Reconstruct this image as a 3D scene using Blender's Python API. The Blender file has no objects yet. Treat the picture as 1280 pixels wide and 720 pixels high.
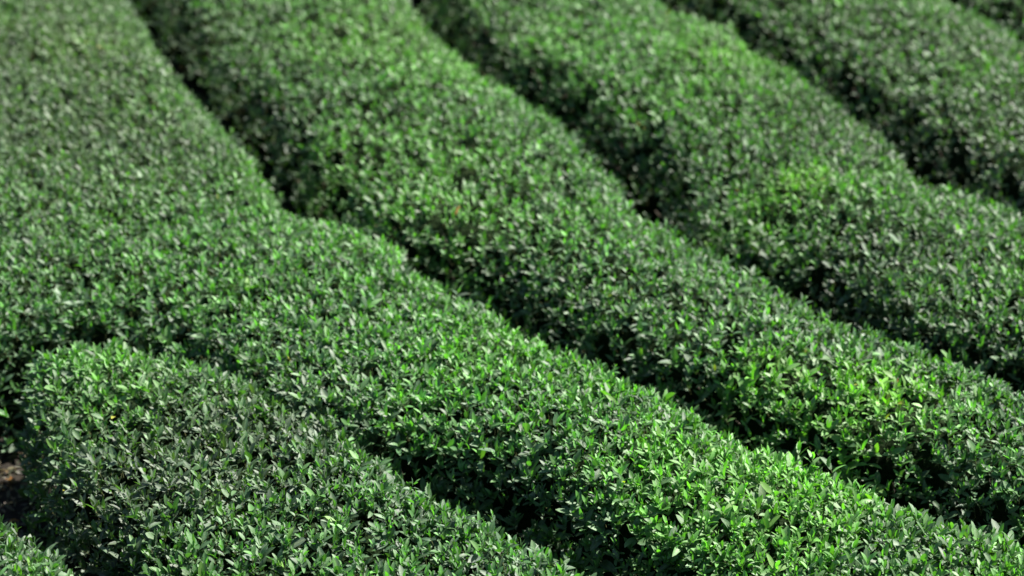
import bpy, math
import numpy as np
from mathutils import Matrix, Vector

rng = np.random.default_rng(7)
R = math.radians
scene = bpy.context.scene
COL = scene.collection

# ------------------------------------------------------------------ camera
CAM_H = 6.0
PITCH = 30.0
cam_d = bpy.data.cameras.new('camera')
cam = bpy.data.objects.new('camera', cam_d)
COL.objects.link(cam)
cam.location = (0, 0, CAM_H)
cam.rotation_euler = (R(90 - PITCH), 0, 0)
cam_d.sensor_width = 36.0
cam_d.lens = 36.0 * 2567.0 / 1280.0
cam_d.clip_start = 0.05
cam_d.clip_end = 2000
cam_d.dof.use_dof = True
cam_d.dof.focus_distance = 8.65
cam_d.dof.aperture_fstop = 72.2 / 72.0
scene.camera = cam

# ------------------------------------------------------------------ light
SUN_EL, SUN_AZ = 51.0, 66.0          # azimuth clockwise from +Y (away from the camera), to the right
w = bpy.data.worlds.new('World')
scene.world = w
w.use_nodes = True
nt = w.node_tree
bg = nt.nodes['Background']
sky = nt.nodes.new('ShaderNodeTexSky')
sky.sky_type = 'NISHITA'
sky.sun_disc = False
sky.sun_elevation = R(SUN_EL)
sky.sun_rotation = R(SUN_AZ)
nt.links.new(sky.outputs[0], bg.inputs[0])
bg.inputs[1].default_value = 0.05
sun_d = bpy.data.lights.new('sun', 'SUN')
sun_d.energy = 5.0
sun_d.angle = R(0.5)
sun_d.color = (1.0, 0.95, 0.87)
sun = bpy.data.objects.new('sun', sun_d)
COL.objects.link(sun)
sd = Vector((math.sin(R(SUN_AZ)) * math.cos(R(SUN_EL)), math.cos(R(SUN_AZ)) * math.cos(R(SUN_EL)), math.sin(R(SUN_EL))))
sun.rotation_euler = sd.to_track_quat('Z', 'Y').to_euler()
sun.location = sd * 30

scene.view_settings.view_transform = 'Standard'
scene.view_settings.look = 'None'
scene.view_settings.gamma = 1.0
scene.view_settings.exposure = 1.78
cy = scene.cycles
cy.max_bounces = 6
cy.diffuse_bounces = 2
cy.glossy_bounces = 2
cy.transmission_bounces = 3
cy.use_denoising = True
cy.sample_clamp_direct = 4.0
cy.sample_clamp_indirect = 3.0

# ------------------------------------------------------------------ materials
def new_mat(name):
    m = bpy.data.materials.new(name)
    m.use_nodes = True
    n = m.node_tree
    n.nodes.clear()
    return m, n.nodes, n.links

def leaf_material(name):
    m, N, L = new_mat(name)
    out = N.new('ShaderNodeOutputMaterial')
    at = N.new('ShaderNodeAttribute'); at.attribute_name = 'tint'       # the leaf's own colour
    ad = N.new('ShaderNodeAttribute'); ad.attribute_name = 'rib'        # 1 on the midrib, 0 at the margin
    oi = N.new('ShaderNodeObjectInfo')
    rib = N.new('ShaderNodeMath'); rib.operation = 'POWER'; rib.inputs[1].default_value = 5.0
    L.new(ad.outputs['Fac'], rib.inputs[0])
    rs = N.new('ShaderNodeMath'); rs.operation = 'MULTIPLY'; rs.inputs[1].default_value = 0.35
    L.new(rib.outputs[0], rs.inputs[0])
    mx = N.new('ShaderNodeMix'); mx.data_type = 'RGBA'
    L.new(rs.outputs[0], mx.inputs[0])
    L.new(at.outputs['Color'], mx.inputs[6])
    mx.inputs[7].default_value = (0.16, 0.22, 0.07, 1)
    hs = N.new('ShaderNodeHueSaturation')
    mr = N.new('ShaderNodeMapRange')
    L.new(oi.outputs['Random'], mr.inputs[0])
    mr.inputs[3].default_value = 0.85; mr.inputs[4].default_value = 1.15
    L.new(mr.outputs[0], hs.inputs['Value'])
    L.new(mx.outputs[2], hs.inputs['Color'])
    # fine veins and blotches as relief
    tc = N.new('ShaderNodeTexCoord')
    nz = N.new('ShaderNodeTexNoise'); nz.inputs['Scale'].default_value = 160; nz.inputs['Detail'].default_value = 2
    L.new(tc.outputs['Object'], nz.inputs['Vector'])
    bp = N.new('ShaderNodeBump'); bp.inputs['Strength'].default_value = 0.35; bp.inputs['Distance'].default_value = 0.002
    L.new(nz.outputs['Fac'], bp.inputs['Height'])
    pr = N.new('ShaderNodeBsdfPrincipled')
    pr.inputs['Roughness'].default_value = 0.58
    pr.inputs['IOR'].default_value = 1.5
    pr.inputs['Specular IOR Level'].default_value = 0.8
    L.new(hs.outputs[0], pr.inputs['Base Color'])
    L.new(bp.outputs[0], pr.inputs['Normal'])
    tr = N.new('ShaderNodeBsdfTranslucent')
    tcl = N.new('ShaderNodeMix'); tcl.data_type = 'RGBA'; tcl.blend_type = 'MULTIPLY'; tcl.inputs[0].default_value = 1.0
    L.new(hs.outputs[0], tcl.inputs[6]); tcl.inputs[7].default_value = (1.45, 2.05, 0.42, 1)
    L.new(tcl.outputs[2], tr.inputs['Color'])
    ms = N.new('ShaderNodeMixShader'); ms.inputs[0].default_value = 0.33
    L.new(pr.outputs[0], ms.inputs[1]); L.new(tr.outputs[0], ms.inputs[2])
    L.new(ms.outputs[0], out.inputs[0])
    return m

def noise_material(name, c1, c2, scale, rough=0.9, bump=0.3, dist=0.01):
    m, N, L = new_mat(name)
    out = N.new('ShaderNodeOutputMaterial')
    tc = N.new('ShaderNodeTexCoord')
    nz = N.new('ShaderNodeTexNoise'); nz.inputs['Scale'].default_value = scale; nz.inputs['Detail'].default_value = 6
    L.new(tc.outputs['Object'], nz.inputs['Vector'])
    cr = N.new('ShaderNodeValToRGB')
    cr.color_ramp.elements[0].position = 0.35; cr.color_ramp.elements[0].color = (*c1, 1)
    cr.color_ramp.elements[1].position = 0.68; cr.color_ramp.elements[1].color = (*c2, 1)
    L.new(nz.outputs['Fac'], cr.inputs[0])
    bp = N.new('ShaderNodeBump'); bp.inputs['Strength'].default_value = bump; bp.inputs['Distance'].default_value = dist
    L.new(nz.outputs['Fac'], bp.inputs['Height'])
    pr = N.new('ShaderNodeBsdfPrincipled'); pr.inputs['Roughness'].default_value = rough
    pr.inputs['Specular IOR Level'].default_value = 0.25
    L.new(cr.outputs[0], pr.inputs['Base Color']); L.new(bp.outputs[0], pr.inputs['Normal'])
    L.new(pr.outputs[0], out.inputs[0])
    return m

M_LEAF = leaf_material('tea_leaf')
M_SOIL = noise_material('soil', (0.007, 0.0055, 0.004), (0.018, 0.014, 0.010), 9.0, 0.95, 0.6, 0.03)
M_CORE = noise_material('foliage_painted_shade', (0.004, 0.009, 0.003), (0.012, 0.022, 0.008), 60.0, 0.9, 0.6, 0.02)  # near-black greens carry the shade between the inner leaves
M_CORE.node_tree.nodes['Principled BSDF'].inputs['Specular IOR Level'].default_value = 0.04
M_BARK = noise_material('tea_bark', (0.07, 0.058, 0.045), (0.17, 0.15, 0.12), 90.0, 0.85, 0.4, 0.003)
M_TWIG = noise_material('green_twig', (0.05, 0.065, 0.025), (0.10, 0.10, 0.04), 70.0, 0.6, 0.2, 0.002)

# ------------------------------------------------------------------ hedge outlines (metres, measured on the crown plane)
A = [(-3.9,15.7),(-3.2,14.2),(-2.56,12.79),(-2.41,12.45),(-2.22,11.99),(-2.08,11.68),(-1.88,11.30),(-1.69,10.93),(-1.57,10.67),(-1.41,10.26),(-1.29,9.97),(-1.17,9.89),(-1.03,9.77),(-0.90,9.71),(-0.70,9.56),(-0.58,9.38),(-0.45,9.21),(-0.30,9.05),(-0.22,8.98),(-0.10,8.83),(0.04,8.65),(0.12,8.52),(0.23,8.43),(0.33,8.34),(0.42,8.25),(0.53,8.16),(0.65,8.07),(0.77,7.94),(0.94,7.77),(1.06,7.66),(1.20,7.61),(1.34,7.45),(1.44,7.38),(1.55,7.33),(1.62,7.24),(1.75,7.14),(1.86,7.04),(1.97,6.99),(2.14,6.90),(2.7,6.42),(3.4,5.75),(4.0,5.2)]
B = [(-1.5,15.7),(-0.98,13.9),(-0.67,12.86),(-0.52,12.38),(-0.41,12.21),(-0.25,11.87),(-0.10,11.66),(0.00,11.54),(0.12,11.27),(0.26,11.04),(0.37,10.77),(0.48,10.56),(0.56,10.36),(0.62,10.11),(0.63,9.94),(0.76,9.83),(0.86,9.69),(0.93,9.56),(1.08,9.34),(1.24,9.21),(1.37,9.09),(1.45,8.97),(1.57,8.81),(1.70,8.71),(1.80,8.60),(1.94,8.50),(2.07,8.36),(2.22,8.27),(2.30,8.18),(2.38,8.11),(3.2,7.35),(4.2,6.4),(5.0,5.7)]
C = [(-0.1,15.7),(0.45,14.1),(1.04,12.86),(1.29,12.58),(1.45,12.35),(1.48,12.12),(1.63,11.87),(1.78,11.66),(1.94,11.36),(2.04,11.04),(2.13,10.86),(2.22,10.70),(2.25,10.46),(2.27,10.26),(2.36,10.21),(2.55,10.14),(2.68,10.02),(2.79,9.92),(3.4,9.35),(4.3,8.5),(5.6,7.3)]
D = [(1.75,15.7),(2.35,14.2),(2.94,12.86),(3.12,12.65),(3.24,12.38),(3.29,12.25),(3.7,11.5),(4.2,11.0),(5.2,10.1),(6.2,9.2)]
Z = [(-5.3,14.9),(-4.5,12.9),(-3.9,11.2),(-3.7,9.7),(-3.5,8.8),(-3.15,8.36),(-2.8,8.27),(-2.5,8.38),(-2.23,8.52),(-1.93,8.54),(-1.70,8.44),(-1.45,8.33),(-1.31,8.23),(-1.20,8.11),(-1.07,7.97),(-0.99,7.90),(-0.82,7.80),(-0.72,7.67),(-0.59,7.58),(-0.49,7.42),(-0.38,7.30),(-0.26,7.20),(-0.14,7.10),(-0.07,7.04),(0.03,6.96),(0.13,6.85),(0.26,6.77),(0.36,6.67),(0.9,6.2),(1.9,5.2)]

def arr(p): return np.array(p, float)

def offset(poly, d):
    """move an outline sideways, to the right of its running direction turned up-slope (d > 0: away from the camera)"""
    p = arr(poly)
    t = np.gradient(p, axis=0)
    k = np.array([0.25, 0.5, 0.25])
    for _ in range(4):
        t[1:-1] = 0.25 * t[:-2] + 0.5 * t[1:-1] + 0.25 * t[2:]
    t /= np.linalg.norm(t, axis=1)[:, None]
    n = np.stack([-t[:, 1], t[:, 0]], 1)
    d = np.asarray(d, float)
    return p + n * (d[:, None] if d.ndim else d)

def resample(p, step=0.05):
    p = arr(p)
    s = np.r_[0, np.cumsum(np.linalg.norm(np.diff(p, axis=0), axis=1))]
    q = np.arange(0, s[-1], step)
    o = np.stack([np.interp(q, s, p[:, 0]), np.interp(q, s, p[:, 1])], 1)
    for _ in range(6):
        o[1:-1] = 0.25 * o[:-2] + 0.5 * o[1:-1] + 0.25 * o[2:]
    return o

EDGE = 0.15       # outline of a hedge lies this far outside its visible crown edge
GAP = 0.13        # usual bare width of a furrow
# where the bushes stand wider apart (+) or have grown into each other (-): x, y, radius, width
GAPS = [(-1.35,10.1,0.35,0.13),(-1.9,11.3,0.6,0.05),(-2.45,12.6,0.5,0.05),(-1.6,8.35,0.4,-0.14),(0.5,8.2,0.5,0.05),(-0.78,9.6,0.28,-0.20),(0.45,10.6,0.4,0.10),(1.2,9.2,0.3,0.06),
        (2.2,10.5,0.4,0.10),(-1.10,7.98,0.5,-0.42),(-0.75,7.62,0.35,-0.12),(-0.2,7.25,0.3,0.04),(0.1,11.4,0.4,0.05),(1.9,8.5,0.4,-0.10),(1.3,7.55,0.3,-0.08),(0.9,9.8,0.25,-0.06)]
def near(poly, g=GAP):
    p = arr(poly)
    t = np.linspace(0, len(p)-1, 4*len(p))
    p = np.stack([np.interp(t, np.arange(len(p)), p[:, i]) for i in (0, 1)], 1)
    gg = np.full(len(p), float(g))
    for x, y, rr, a in GAPS: gg += a*np.exp(-((p[:, 0]-x)**2 + (p[:, 1]-y)**2)/rr**2)
    return resample(offset(p, EDGE + gg))
def far(poly): return resample(offset(poly, EDGE))

def ring(nearline, farline, extra=()):
    return np.concatenate([nearline, arr(extra).reshape(-1, 2), farline[::-1]])

H = {}
H['H6'] = dict(ring=ring(near(D), far([(4.4,15.7),(5.0,14.2),(5.8,12.8),(6.8,11.8)])))
H['H5'] = dict(ring=ring(near(C), far(D)))
H['H4'] = dict(ring=ring(near(B), far(C)))
H['H3'] = dict(ring=ring(near(A), far(B)))
H['H2'] = dict(ring=ring(near(Z), far(A)))
h1near = resample([(-2.40,8.25),(-2.35,8.02),(-2.16,7.68),(-1.96,7.34),(-1.78,7.04),(-1.58,6.72),(-1.34,6.38),(-1.06,6.0),(-0.5,5.25)])
h1far = far([(-2.30,8.38),(-2.15,8.48),(-1.93,8.52)] + Z[8:])
H['H1'] = dict(ring=np.concatenate([h1near, h1far[::-1]]))
h0far = resample([(-3.6,7.95),(-3.0,7.7),(-2.5,7.46),(-2.1,7.22),(-1.88,7.04),(-1.72,6.84),(-1.54,6.58),(-1.2,6.1),(-0.5,5.2)])
H['H0'] = dict(ring=np.concatenate([arr([(-3.8,5.2),(-3.8,7.9)]), h0far]))

# ------------------------------------------------------------------ hedge form
waves = [(rng.uniform(0, 2*np.pi), rng.uniform(0, 2*np.pi), f) for f in (1.6, 2.3, 3.1, 4.6, 6.2, 8.5, 11.0, 15.0)]
def wob(x, y):
    v = 0
    for a, ph, f in waves:
        v = v + np.sin((x*np.cos(a) + y*np.sin(a))*f + ph + 1.3*np.sin((-x*np.sin(a) + y*np.cos(a))*f*0.7 + ph*2)) / f**0.8
    return v / 2.2

# soft hollows and swells of the crowns where the photograph shows them: x, y, radius, height
DENTS = [(0.2,9.55,0.35,0.05),(1.95,9.85,0.35,0.05),(-1.0,9.25,0.35,0.04),(1.0,10.1,0.25,-0.10),(-0.9,10.4,0.3,-0.06),(-2.1,7.6,0.28,-0.10),(-1.85,7.15,0.28,-0.10),(-2.35,8.95,0.35,-0.10),(-1.75,8.75,0.30,-0.07),(-0.62,9.75,0.30,0.02),
         (-2.6,10.75,0.5,-0.08),(1.35,9.62,0.35,-0.15),(-0.14,9.3,0.3,-0.08),(-0.2,7.45,0.3,-0.05),(0.27,11.3,0.25,-0.06),(-0.92,9.98,0.27,-0.12),(1.62,10.08,0.25,0.05),(0.5,10.95,0.3,-0.05),(-0.35,9.75,0.25,0.03),(0.1,11.0,0.25,0.02),(1.0,10.2,0.3,0.02),(0.05,8.05,0.3,0.0)]

class Form:
    def __init__(s, ring):
        s.ring = ring
        a = ring; b = np.roll(ring, -1, 0)
        s.a, s.b = a, b
        s.cell = 0.04
        s.lo = ring.min(0) - 0.1; hi = ring.max(0) + 0.1
        s.nx, s.ny = np.ceil((hi - s.lo) / s.cell).astype(int) + 1
        gx = s.lo[0] + np.arange(s.nx)*s.cell; gy = s.lo[1] + np.arange(s.ny)*s.cell
        X, Y = np.meshgrid(gx, gy, indexing='ij')
        P = np.stack([X.ravel(), Y.ravel()], 1)
        D = np.full(len(P), 9.0); inside = np.zeros(len(P), bool)
        for k in range(len(a)):
            ab = b[k] - a[k]; l2 = ab @ ab + 1e-12
            t = np.clip(((P - a[k]) @ ab) / l2, 0, 1)
            D = np.minimum(D, ((P - a[k] - t[:, None]*ab)**2).sum(1))
            c = (a[k][1] > P[:, 1]) != (b[k][1] > P[:, 1])
            if c.any():
                xi = a[k][0] + (P[:, 1]-a[k][1]) / (b[k][1]-a[k][1] + 1e-12) * ab[0]
                inside ^= c & (P[:, 0] < xi)
        D = np.sqrt(D); D[~inside] *= -1
        s.D = D.reshape(s.nx, s.ny); s.X, s.Y = X, Y
    def d(s, x, y):
        u = np.clip((x - s.lo[0]) / s.cell, 0, s.nx - 1.001); v = np.clip((y - s.lo[1]) / s.cell, 0, s.ny - 1.001)
        i = u.astype(int); j = v.astype(int); fu = u - i; fv = v - j
        G = s.D
        return (G[i, j]*(1-fu) + G[i+1, j]*fu)*(1-fv) + (G[i, j+1]*(1-fu) + G[i+1, j+1]*fu)*fv
    def z(s, x, y, inset=0.0):
        d = s.d(x, y) - inset + 0.05*wob(x*2.2+3, y*2.2-1)
        r = 0.29
        q = np.clip(d / r, 0, 1)
        prof = (1 - (1 - q)**2.5)**(1/2.5)
        crown = 0.77 + 0.07*np.clip(d, 0, 0.7)/0.7*(2 - np.clip(d, 0, 0.7)/0.7)
        h = crown + 0.04*wob(x, y) + 0.016*wob(x*4.3 + 2, y*4.3)
        for dx, dy, rr, a in DENTS:
            h = h + a*np.exp(-((x-dx)**2 + (y-dy)**2) / rr**2)
        return prof*h - inset
    def normal(s, x, y):
        e = 0.03
        gx = (s.z(x+e, y) - s.z(x-e, y)) / (2*e); gy = (s.z(x, y+e) - s.z(x, y-e)) / (2*e)
        n = np.stack([-gx, -gy, np.ones_like(gx)], 1)
        return n / np.linalg.norm(n, axis=1)[:, None]

VIS = dict(x=(-4.6, 4.6), y=(5.5, 14.6))
def in_zone(x, y, m=0.0):
    half = 0.2494*np.hypot(y, 5.2)*1.0 + 1.7 + m      # a margin of about 0.9 m beyond the frame on either side
    return (np.abs(x) < half) & (y > 5.95) & (y < 14.9)

# ------------------------------------------------------------------ foliage
YELLOW = [(-2.75,12.0,0.28,0.8),(1.60,10.14,0.14,1.2),(1.35,9.98,0.15,0.4),(1.04,9.80,0.12,0.6),(1.77,8.04,0.20,0.75),(1.5,8.1,0.3,0.4),(1.2,8.3,0.18,0.5),(1.35,12.0,0.40,0.45),(-0.95,12.2,0.5,0.35),(-2.50,12.0,0.09,0.4),
          (0.1,12.2,0.5,0.12),(1.3,7.0,0.6,0.35),(-1.9,8.2,0.3,0.12),(0.9,7.3,0.5,0.3),(-0.6,10.6,0.7,0.25)]
GREY = [(-3.0,12.6,0.7,0.6),(-2.3,10.9,0.6,0.5),(-1.9,7.4,0.5,0.4),(-2.6,11.8,0.8,0.5),(-3.2,11.0,0.7,0.9),(-2.6,9.6,0.6,0.4),(-2.2,8.0,0.25,0.3),(3.1,10.6,0.6,0.6),(-1.2,7.7,0.5,1.0),(0.0,8.1,0.35,-0.3),(-3.0,11.8,0.7,0.7),(-2.0,10.4,0.6,0.6),(-0.55,12.6,0.5,0.6),(1.95,10.9,0.6,0.5),(3.0,11.6,1.0,0.5),(1.9,9.3,0.5,0.5),
        (-1.9,12.5,0.4,0.4),(1.9,6.9,0.4,0.4),(-1.7,7.2,0.6,0.5),(3.3,9.4,0.8,0.4)]

def unit(v): return v / (np.linalg.norm(v, axis=-1, keepdims=True) + 1e-9)

# long stray shoots that stand clear of the clipped surface: x, y
STRAYS = [(-2.36,8.2),(-2.42,8.05),(-2.26,7.78),(-2.3,7.7),(1.27,7.55),(1.43,7.4),(-1.7,8.5)]

def make_leaves(form, dens_top, dens_side):
    """shoots over the hedge surface, each with its ring of leaves. Returns base, direction, normal, length, width, colour, shell depth, stems"""
    lo, hi = form.ring.min(0), form.ring.max(0)
    area = np.prod(hi - lo)
    n = int(area*dens_top)
    x = rng.uniform(lo[0], hi[0], n); y = rng.uniform(lo[1], hi[1], n)
    k = in_zone(x, y) & (form.d(x, y) > 0.10); x, y = x[k], y[k]
    z = form.z(x, y); nn = form.normal(x, y)
    # flanks: along the outline, at any height
    a, b = form.a, form.b; seg = np.linalg.norm(b - a, axis=1); cs = np.cumsum(seg)
    m = int(cs[-1]*0.85*dens_side)
    u = rng.uniform(0, cs[-1], m); i = np.searchsorted(cs, u); i = np.minimum(i, len(a)-1)
    f = rng.uniform(0, 1, m)
    px = a[i] + (b[i] - a[i])*f[:, None]
    tt = unit(b[i] - a[i]); out = np.stack([tt[:, 1], -tt[:, 0]], 1)
    test = form.d((px + out*0.06)[:, 0], (px + out*0.06)[:, 1]) > 0
    out[test] *= -1
    zf = rng.uniform(0.0, 1, m)**0.8
    inset = 0.29*(1 - (1 - np.clip(zf, 0, 0.97)**2.5)**(1/2.5)) + rng.normal(0, 0.015, m) - 0.05*wob(px[:, 0]*2.2+3, px[:, 1]*2.2-1)
    q = px - out*inset[:, None]
    k = in_zone(q[:, 0], q[:, 1]) & ((out[:, 1] < 0.15) | (zf > 0.55) | (rng.random(m) < 0.35)) & ((zf > 0.45) | (rng.random(m) < 0.4)); q, out, zf, inset = q[k], out[k], zf[k], inset[k]
    fx = q[:, 0]; fy = q[:, 1]; fz = np.minimum(zf*0.76 + 0.03, form.z(fx, fy) + 0.1)
    fn = unit(np.stack([out[:, 0], out[:, 1], 0.15 + 1.2*zf**3], 1))
    P = np.concatenate([np.stack([x, y, z], 1), np.stack([fx, fy, fz], 1)])
    Nn = np.concatenate([nn, fn]); side = np.r_[np.zeros(len(x)), np.ones(len(fx))]
    st = arr(STRAYS); st = st[form.d(st[:, 0], st[:, 1]) > 0.02]
    if len(st):
        P = np.concatenate([P, np.stack([st[:, 0], st[:, 1], np.maximum(form.z(st[:, 0], st[:, 1]), 0.5)], 1)])
        Nn = np.concatenate([Nn, form.normal(st[:, 0], st[:, 1])]); side = np.r_[side, np.zeros(len(st))]
    far_out = np.clip((np.abs(P[:, 0]) - 0.2494*np.hypot(P[:, 1], 5.2) - 0.2)/0.5, 0, 1)
    kk = rng.random(len(P)) > 0.5*far_out
    if len(st): kk[-len(st):] = True
    P, Nn, side, far_out = P[kk], Nn[kk], side[kk], far_out[kk]
    S = len(P)
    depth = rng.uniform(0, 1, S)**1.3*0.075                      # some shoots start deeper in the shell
    tall = np.where(rng.random(S) < 0.035, rng.uniform(0.01, 0.06, S), 0)
    up = np.array([0, 0, 1.0])
    if len(st): tall[-len(st):] = 0.09; depth[-len(st):] = 0
    axis = unit(Nn*0.45 + up*1.0 + rng.normal(0, 0.25, (S, 3)))
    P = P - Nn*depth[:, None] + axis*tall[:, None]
    cnt = rng.integers(4, 7, S)
    idx = np.repeat(np.arange(S), cnt)
    order = np.concatenate([np.arange(c) for c in cnt]); rel = order / (cnt[idx] - 1)   # 0 lowest leaf, 1 the tip leaf
    ph = rng.uniform(0, 6.28, S)[idx] + order*2.4 + rng.normal(0, 0.3, len(idx))
    ax = axis[idx]
    t1 = unit(np.cross(ax, np.array([0.3, 0.9, 0.1]))); t2 = np.cross(ax, t1)
    radial = t1*np.cos(ph)[:, None] + t2*np.sin(ph)[:, None]
    spread = np.radians(np.interp(rel, [0, 0.6, 1], [48, 30, 9]) + rng.normal(0, 13, len(idx)))
    Dr = unit(ax*np.cos(spread)[:, None] + radial*np.sin(spread)[:, None])
    Ln = unit(ax*np.sin(spread)[:, None] - radial*np.cos(spread)[:, None] + rng.normal(0, 0.22, (len(idx), 3)))
    Ln = unit(Ln - Dr*(Ln*Dr).sum(1)[:, None])
    base = P[idx] + ax*(-0.035 + 0.04*rel)[:, None]
    vig = np.clip(rng.lognormal(-0.03, 0.26, S), 0.5, 1.6)
    vig *= np.interp(P[:, 1], [8.6, 10.5], [1.0, 0.86])
    if len(st): vig[-len(st):] = 1.4
    vig = (vig*(1 + 0.32*far_out))[idx]
    ln = (0.0480 - 0.016*np.clip(rel-0.45, 0, 1)/0.55)*vig*rng.uniform(0.82, 1.22, len(idx))
    ln = np.where(side[idx] > 0, ln*1.12, ln)
    wd = ln*rng.uniform(0.34, 0.45, len(idx))*(1 - 0.2*rel)
    # colour of each leaf
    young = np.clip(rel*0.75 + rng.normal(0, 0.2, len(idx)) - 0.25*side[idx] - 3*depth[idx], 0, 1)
    bx, by = base[:, 0], base[:, 1]
    yel = np.zeros(len(idx)); gr = np.zeros(len(idx))
    for dx, dy, rr, a_ in YELLOW: yel += a_*np.exp(-((bx-dx)**2 + (by-dy)**2)/rr**2)
    for dx, dy, rr, a_ in GREY: gr += a_*np.exp(-((bx-dx)**2 + (by-dy)**2)/rr**2)
    patch = wob(bx*1.7 + 9, by*1.7 - 4)
    yel = np.clip(yel + 0.25*patch, 0, 1); gr = np.clip(gr - 0.2*patch, 0, 1)
    young = np.clip(young + 0.25*yel - 0.2*gr, 0, 1)
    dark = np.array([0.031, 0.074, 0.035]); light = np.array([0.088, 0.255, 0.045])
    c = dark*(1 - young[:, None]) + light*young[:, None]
    c = c*(1 - 0.65*yel[:, None]) + np.array([0.12, 0.29, 0.020])*0.65*yel[:, None]
    c = c*(1 - 0.65*gr[:, None]) + np.array([0.050, 0.076, 0.046])*0.65*gr[:, None]
    c *= (1 + 0.16*wob(bx*0.9 - 2, by*0.9 + 5))[:, None]
    c *= (rng.lognormal(0, 0.30, len(idx))*0.98)[:, None]
    odd = rng.random(len(idx))
    ypick = odd < 0.0004 + 0.10*np.clip(yel - 0.6, 0, 1)
    lum = c.mean(1, keepdims=True); c = np.clip(lum + (c - lum)*1.05, 0.004, 1)
    c[ypick] = np.array([0.26, 0.27, 0.03])*rng.uniform(0.7, 1.2, (ypick.sum(), 1))
    opick = odd > 0.99994
    c[opick] = np.array([0.28, 0.10, 0.02])
    return dict(base=base, dir=Dr, nor=Ln, ln=ln, wd=wd, col=c, stem_a=P - axis*(0.07 + tall)[:, None], stem_b=P + axis*0.006, ids=idx)

HI = (np.array([0.12, 0.36, 0.62, 0.85]), np.array([0.68, 1.0, 0.98, 0.64]))
SMALL = (np.array([0.48]), np.array([1.0]))
MID = (np.array([0.16, 0.45, 0.76]), np.array([0.72, 1.0, 0.68]))
LOW = (np.array([0.26, 0.66]), np.array([0.90, 0.80]))
def leaf_mesh(name, base, dr, nr, ln, wd, col, lod, seed=1):
    r = np.random.default_rng(seed)
    ts, ws = lod
    n = len(base); K = len(ts); V = 2 + 3*K
    sd_ = np.cross(dr, nr)
    curve = r.normal(0.22, 0.16, n)      # tip drooping back (positive: down)
    fold = r.uniform(0.10, 0.42, n)
    wav = r.normal(0, 0.07, (n, K, 2))
    verts = np.empty((n, V, 3))
    rib = np.zeros((n, V))
    def mid(t): return base + dr*(ln*t)[:, None] - nr*(curve*ln*t*t)[:, None]
    verts[:, 0] = base; rib[:, 0] = 1
    for k in range(K):
        mpt = mid(ts[k]); hw = wd*0.5*ws[k]
        verts[:, 1+3*k] = mpt - sd_*hw[:, None] + nr*(hw*(fold + wav[:, k, 0]))[:, None]
        verts[:, 2+3*k] = mpt; rib[:, 2+3*k] = 1
        verts[:, 3+3*k] = mpt + sd_*hw[:, None] + nr*(hw*(fold + wav[:, k, 1]))[:, None]
    verts[:, V-1] = mid(1.0); rib[:, V-1] = 1
    f = [(0, 2, 1), (0, 3, 2)]
    for k in range(K-1):
        a = 1+3*k; b = a+3
        f += [(a, a+1, b+1), (a, b+1, b), (a+1, a+2, b+2), (a+1, b+2, b+1)]
    a = 1+3*(K-1); f += [(a, a+1, V-1), (a+1, a+2, V-1)]
    f = np.array(f)
    F = (np.arange(n)*V)[:, None, None] + f[None]
    me = bpy.data.meshes.new(name)
    me.vertices.add(n*V); me.vertices.foreach_set('co', verts.reshape(-1).astype(np.float32))
    nf = F.shape[0]*F.shape[1]
    me.loops.add(nf*3); me.loops.foreach_set('vertex_index', F.reshape(-1).astype(np.int32))
    me.polygons.add(nf); me.polygons.foreach_set('loop_start', np.arange(0, nf*3, 3, dtype=np.int32))
    me.update(calc_edges=True)
    me.shade_smooth()
    at = me.attributes.new('tint', 'FLOAT_COLOR', 'POINT')
    cc = np.ones((n, V, 4), np.float32); cc[:, :, :3] = col[:, None, :]
    at.data.foreach_set('color', cc.reshape(-1))
    ar = me.attributes.new('rib', 'FLOAT', 'POINT')
    ar.data.foreach_set('value', rib.reshape(-1).astype(np.float32))
    me.materials.append(M_LEAF)
    return me

def tube_mesh(name, paths, radii, mat, sides=3):
    """paths: (n, k, 3), radii: (n, k)"""
    n, K, _ = paths.shape
    t = np.gradient(paths, axis=1); t = unit(t)
    a = unit(np.cross(t, np.array([0.31, 0.77, 0.55]))); b = np.cross(t, a)
    verts = []
    for s in range(sides):
        th = 2*np.pi*s/sides
        verts.append(paths + (a*math.cos(th) + b*math.sin(th))*radii[..., None])
    v = np.stack(verts, 2)                       # n,K,sides,3
    F = []
    for k in range(K-1):
        for s in range(sides):
            s2 = (s+1) % sides
            F.append((k*sides+s, k*sides+s2, (k+1)*sides+s2)); F.append((k*sides+s, (k+1)*sides+s2, (k+1)*sides+s))
    F = np.array(F); F = (np.arange(n)*K*sides)[:, None, None] + F[None]
    me = bpy.data.meshes.new(name)
    me.vertices.add(n*K*sides); me.vertices.foreach_set('co', v.reshape(-1).astype(np.float32))
    nf = F.shape[0]*F.shape[1]
    me.loops.add(nf*3); me.loops.foreach_set('vertex_index', F.reshape(-1).astype(np.int32))
    me.polygons.add(nf); me.polygons.foreach_set('loop_start', np.arange(0, nf*3, 3, dtype=np.int32))
    me.update(calc_edges=True); me.shade_smooth()
    me.materials.append(mat)
    return me

def add(name, me, parent=None, loc=None, kind=None):
    o = bpy.data.objects.new(name, me)
    COL.objects.link(o)
    if parent is not None: o.parent = parent
    if loc is not None: o.location = loc
    if kind: o['kind'] = kind
    return o

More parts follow.
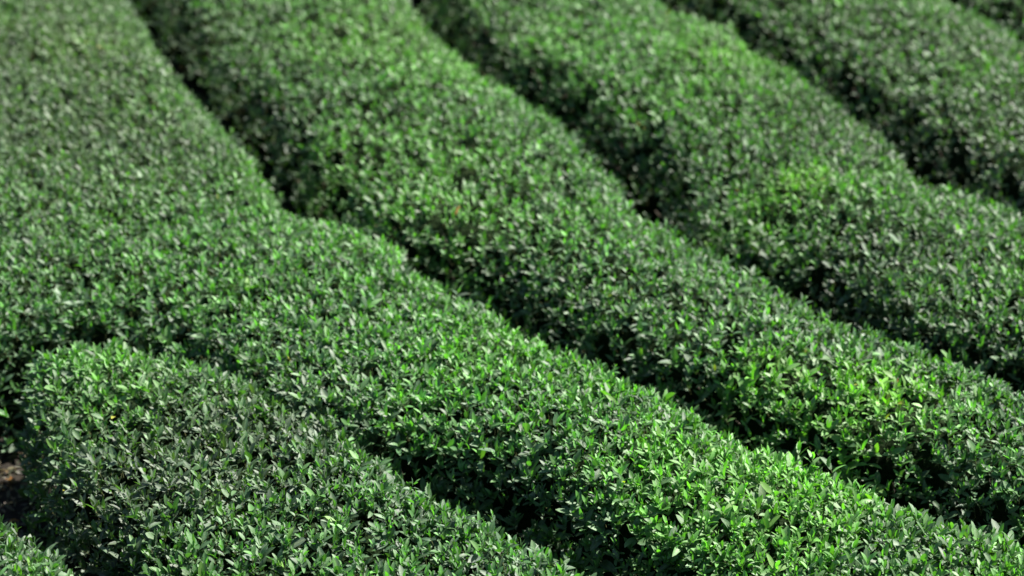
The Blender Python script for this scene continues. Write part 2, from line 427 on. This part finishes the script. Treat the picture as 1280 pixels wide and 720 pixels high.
# single leaves shared between the leaf parts (several bends and tints)
TEMPL = []
_tr = np.random.default_rng(3)
for k in range(24):
    g = k % 6
    col = [(0.028,0.076,0.028),(0.045,0.12,0.034),(0.075,0.19,0.040),(0.045,0.075,0.045),(0.11,0.24,0.035),(0.032,0.095,0.032)][g]
    me = leaf_mesh('leaf', np.zeros((1,3)), arr([(1,0,0)]), arr([(0,0,1)]), np.ones(1), np.array([0.46]), arr([col]), HI, seed=50+k)
    TEMPL.append((np.array(col), me))
TC = np.array([c for c, _ in TEMPL])

cam_pos = np.array([0, 0, CAM_H])
cp, sp = math.cos(R(PITCH)), math.sin(R(PITCH))
fw = np.array([0, cp, -sp]); upv = np.array([0, sp, cp])
def foremost(c, size):
    """indices of the leaves that face the camera in front of their neighbours, largest in the picture first"""
    v = c['base'] + c['dir']*(c['ln']*0.5)[:, None] - cam_pos
    D = v @ fw; px = v[:, 0]/D*2567 + 640; py = 360 - (v @ upv)/D*2567
    ok = (px > 5) & (px < 1275) & (py > 5) & (py < 715)
    key = (px // size).astype(int)*1000 + (py // size).astype(int)
    o = np.lexsort((D - 0.0, key)); o = o[ok[o]]
    _, first = np.unique(key[o], return_index=True)
    pick = o[first]
    facing = np.abs((c['nor'][pick]*unit(v[pick])).sum(1))
    app = c['ln'][pick]*c['wd'][pick]*facing / D[pick]**2
    return pick[np.argsort(-app)]

HEDGES = [
 ('H0', 'pale silvery green corner of a tea hedge at the very bottom left', 820, 420, 300),
 ('H1', 'sharply focused tea hedge with a rounded end beside bare soil, lower left', 820, 420, 300),
 ('H2', 'broad tea hedge filling the upper left corner and running to the lower right corner', 990, 400, 300),
 ('H3', 'tea hedge through the picture centre with a yellow green patch low at right', 580, 380, 300),
 ('H4', 'blurred tea hedge with a bright yellow clump at its bend, right of centre', 820, 360, 300),
 ('H5', 'dull grey green blurred tea hedge along the upper right edge', 580, 330, 300),
 ('H6', 'small corner of the farthest tea hedge at the top right', 440, 280, 60),
]
total = 0
forms = {}
for key, label, dt, ds, nparts in HEDGES:
    form = Form(H[key]['ring']); forms[key] = form
    zone = in_zone(form.ring[:, 0], form.ring[:, 1])
    cx, cyy = form.ring[zone].mean(0) if zone.any() else form.ring.mean(0)
    root = bpy.data.objects.new('tea_hedge', None); COL.objects.link(root)
    root.location = (cx, cyy, 0)
    root['label'] = label; root['category'] = 'hedge'; root['group'] = 'clipped tea hedges following the slope in curved rows'
    org = np.array([cx, cyy, 0])
    c = make_leaves(form, dt, ds)
    c['base'] = c['base'] - 0
    pick = foremost(c, 5)[:nparts]
    out_x = np.abs(c['base'][:, 0]) - 0.2494*np.hypot(c['base'][:, 1], 5.2)     # metres beyond the frame's side
    keep = np.ones(len(c['base']), bool); keep[pick] = False
    dist = c['base'][:, 1]
    core_ = keep & (out_x < 0.2)
    for lod, sel in ((HI, core_ & (dist < 7.2)), (MID, core_ & (dist >= 7.2) & (dist < 8.7)), (LOW, core_ & (dist >= 8.7) & (dist < 11.8)), (SMALL, core_ & (dist >= 11.8)), (SMALL, keep & (out_x >= 0.2))):
        if sel.sum() == 0: continue
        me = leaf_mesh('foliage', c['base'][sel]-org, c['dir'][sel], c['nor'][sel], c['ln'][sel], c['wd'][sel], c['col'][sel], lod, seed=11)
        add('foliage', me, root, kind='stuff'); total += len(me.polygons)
    for i in pick:
        t = int(np.argmin(((TC - c['col'][i])**2).sum(1) + 1e-4*rng.random(len(TC))))
        x = c['dir'][i]; zz = c['nor'][i]; yy = np.cross(zz, x)
        s = c['ln'][i]; wy = c['wd'][i]/0.46
        m = Matrix([[x[0]*s, yy[0]*wy, zz[0]*s, c['base'][i][0]-cx], [x[1]*s, yy[1]*wy, zz[1]*s, c['base'][i][1]-cyy], [x[2]*s, yy[2]*wy, zz[2]*s, c['base'][i][2]], [0,0,0,1]])
        o = add('leaf', TEMPL[t][1], root)
        o.matrix_local = m
    # green twigs of the shoots
    q = rng.random(len(c['stem_a'])) < 0.6
    sa, sb = c['stem_a'][q]-org, c['stem_b'][q]-org
    me = tube_mesh('twigs', np.stack([sa, sb], 1), np.tile([0.0016, 0.0010], (len(sa), 1)), M_TWIG)
    add('twigs', me, root, kind='stuff'); total += len(me.polygons)
    # woody branches rising from the root row to the shell
    lo, hi = form.ring.min(0), form.ring.max(0)
    nb = int(np.prod(hi-lo)*26)
    bx = rng.uniform(lo[0], hi[0], nb); by = rng.uniform(lo[1], hi[1], nb)
    k = in_zone(bx, by, -0.3) & (form.d(bx, by) > 0.03); bx, by = bx[k], by[k]
    nb = len(bx)
    gx = (form.d(bx+0.05, by) - form.d(bx-0.05, by))/0.1; gy = (form.d(bx, by+0.05) - form.d(bx, by-0.05))/0.1
    dd = form.d(bx, by)
    root_x = bx + gx*np.clip(0.45-dd, 0, 0.3); root_y = by + gy*np.clip(0.45-dd, 0, 0.3)
    top = form.z(bx, by)*rng.uniform(0.5, 0.85, nb)
    K = 5; tt = np.linspace(0, 1, K)
    path = np.empty((nb, K, 3))
    for j, t in enumerate(tt):
        path[:, j, 0] = root_x + (bx-root_x)*t**1.3 - cx + rng.normal(0, 0.015, nb)*(0 < t < 1)
        path[:, j, 1] = root_y + (by-root_y)*t**1.3 - cyy + rng.normal(0, 0.015, nb)*(0 < t < 1)
        path[:, j, 2] = -0.01 + (top+0.01)*t
    rad = np.linspace(0.011, 0.003, K)[None]*rng.uniform(0.6, 1.3, (nb, 1))
    me = tube_mesh('branches', path, rad, M_BARK, sides=5)
    add('branches', me, root, kind='stuff'); total += len(me.polygons)
    # solid core inside the shell, shade among inner leaves painted into its colour
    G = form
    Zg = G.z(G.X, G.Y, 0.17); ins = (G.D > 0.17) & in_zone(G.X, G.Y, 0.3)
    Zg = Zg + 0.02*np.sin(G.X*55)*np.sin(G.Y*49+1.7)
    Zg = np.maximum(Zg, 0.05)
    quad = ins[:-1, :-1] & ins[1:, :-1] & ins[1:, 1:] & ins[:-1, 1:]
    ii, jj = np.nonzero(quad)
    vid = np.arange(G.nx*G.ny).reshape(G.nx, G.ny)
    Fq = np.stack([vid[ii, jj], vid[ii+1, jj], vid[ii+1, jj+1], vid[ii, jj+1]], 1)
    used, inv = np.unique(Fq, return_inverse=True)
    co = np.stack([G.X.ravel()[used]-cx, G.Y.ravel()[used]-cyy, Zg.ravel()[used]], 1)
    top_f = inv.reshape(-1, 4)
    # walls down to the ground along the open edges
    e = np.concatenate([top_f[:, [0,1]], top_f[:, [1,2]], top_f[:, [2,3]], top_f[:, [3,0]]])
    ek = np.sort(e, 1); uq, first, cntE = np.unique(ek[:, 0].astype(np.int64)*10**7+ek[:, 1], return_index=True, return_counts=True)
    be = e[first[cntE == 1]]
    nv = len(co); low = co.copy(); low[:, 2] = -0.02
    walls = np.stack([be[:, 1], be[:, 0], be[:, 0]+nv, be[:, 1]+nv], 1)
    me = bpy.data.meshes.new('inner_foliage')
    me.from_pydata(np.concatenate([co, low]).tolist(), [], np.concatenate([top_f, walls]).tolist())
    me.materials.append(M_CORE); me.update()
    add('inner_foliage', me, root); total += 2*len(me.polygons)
    print(key, 'leaves', len(c['base']), 'parts', len(pick))

# ------------------------------------------------------------------ ground: one sheet out to the horizon, finely rolled near the rows
gxs = np.r_[-600, -200, -60, -20, np.arange(-8, 8.01, 0.12), 20, 60, 200, 600]
gys = np.r_[-600, -200, -60, -20, -4, np.arange(4, 17.01, 0.12), 25, 60, 200, 600]
X, Y = np.meshgrid(gxs, gys, indexing='ij')
fade = np.clip(1 - np.maximum(np.abs(X)-7, 0)/1, 0, 1)*np.clip((Y-4)/1, 0, 1)*np.clip((17-Y)/1, 0, 1)
Zg = 0.02*wob(X*2.3, Y*2.3)*fade + 0.008*np.sin(X*31+2*Y)*np.sin(Y*27)*fade
nx, ny = X.shape
vid = np.arange(nx*ny).reshape(nx, ny)
Fq = np.stack([vid[:-1, :-1], vid[1:, :-1], vid[1:, 1:], vid[:-1, 1:]], -1).reshape(-1, 4)
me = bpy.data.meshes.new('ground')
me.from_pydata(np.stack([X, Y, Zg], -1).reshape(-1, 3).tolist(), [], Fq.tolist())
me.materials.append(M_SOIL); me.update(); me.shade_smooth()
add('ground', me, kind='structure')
def ground_z(x, y): return 0.02*wob(x*2.3, y*2.3) + 0.008*np.sin(x*31+2*y)*np.sin(y*27)

# leaf litter in the furrows
def in_furrow(x, y):
    ok = np.ones(len(x), bool)
    for f in forms.values():
        inb = (x > f.lo[0]) & (x < f.lo[0]+(f.nx-1)*f.cell) & (y > f.lo[1]) & (y < f.lo[1]+(f.ny-1)*f.cell)
        ok &= ~(inb & (f.d(x, y) > 0.12))
    return ok
n = 60000
lx = rng.uniform(-4, 4.4, n); ly = rng.uniform(5.8, 14, n)
k = in_zone(lx, ly) & in_furrow(lx, ly); lx, ly = lx[k], ly[k]; n = len(lx)
az = rng.uniform(0, 6.28, n); dr = unit(np.stack([np.cos(az), np.sin(az), rng.normal(0, 0.2, n)], 1))
nr = unit(np.stack([rng.normal(0, 0.3, n), rng.normal(0, 0.3, n), np.ones(n)], 1)); nr = unit(nr - dr*(nr*dr).sum(1)[:, None])
pal = arr([(0.10,0.055,0.025),(0.16,0.08,0.03),(0.06,0.035,0.02),(0.13,0.10,0.05),(0.05,0.045,0.03)])
col = pal[rng.integers(0, 5, n)]*rng.uniform(0.25, 0.6, (n, 1))
ln = rng.uniform(0.035, 0.06, n)
me = leaf_mesh('leaf_litter', np.stack([lx, ly, ground_z(lx, ly)+rng.uniform(0.006, 0.02, n)], 1), dr, nr, ln, ln*0.4, col, LOW, seed=4)
o = add('leaf_litter', me, kind='stuff'); total += len(me.polygons)
o['label'] = 'brown dead tea leaves covering the soil between the hedges'; o['category'] = 'leaf litter'

# a few orange dead leaves caught by the light on the bare soil at the lower left
spots = [(-2.50,8.42,'farthest of the four orange dead leaves on the soil, lower left'),(-2.46,8.23,'second farthest of the four orange dead leaves on the soil, lower left'),
         (-2.44,8.05,'second nearest of the four orange dead leaves on the soil, lower left'),(-2.38,7.88,'nearest of the four orange dead leaves on the soil, lower left')]
fcol = arr([(0.30,0.13,0.03),(0.24,0.15,0.05)])
fm = [leaf_mesh('fallen_leaf', np.zeros((1,3)), arr([(1,0,0)]), arr([(0,0,1)]), np.ones(1), np.array([0.44]), fcol[q:q+1], HI, seed=90+q) for q in range(2)]
for q, (fx, fy, lab) in enumerate(spots):
    o = add('fallen_leaf', fm[q % 2])
    a_ = rng.uniform(0, 6.28); sc_ = rng.uniform(0.055, 0.070)
    o.matrix_world = Matrix.Translation((fx, fy, float(ground_z(fx, fy)) + 0.022)) @ Matrix.Rotation(a_, 4, 'Z') @ Matrix.Rotation(rng.normal(0, 0.3), 4, 'Y') @ Matrix.Scale(sc_, 4)
    o['label'] = lab; o['category'] = 'leaf'
    o['group'] = 'orange dead leaves on the soil at the lower left'

print('TRIS', total)
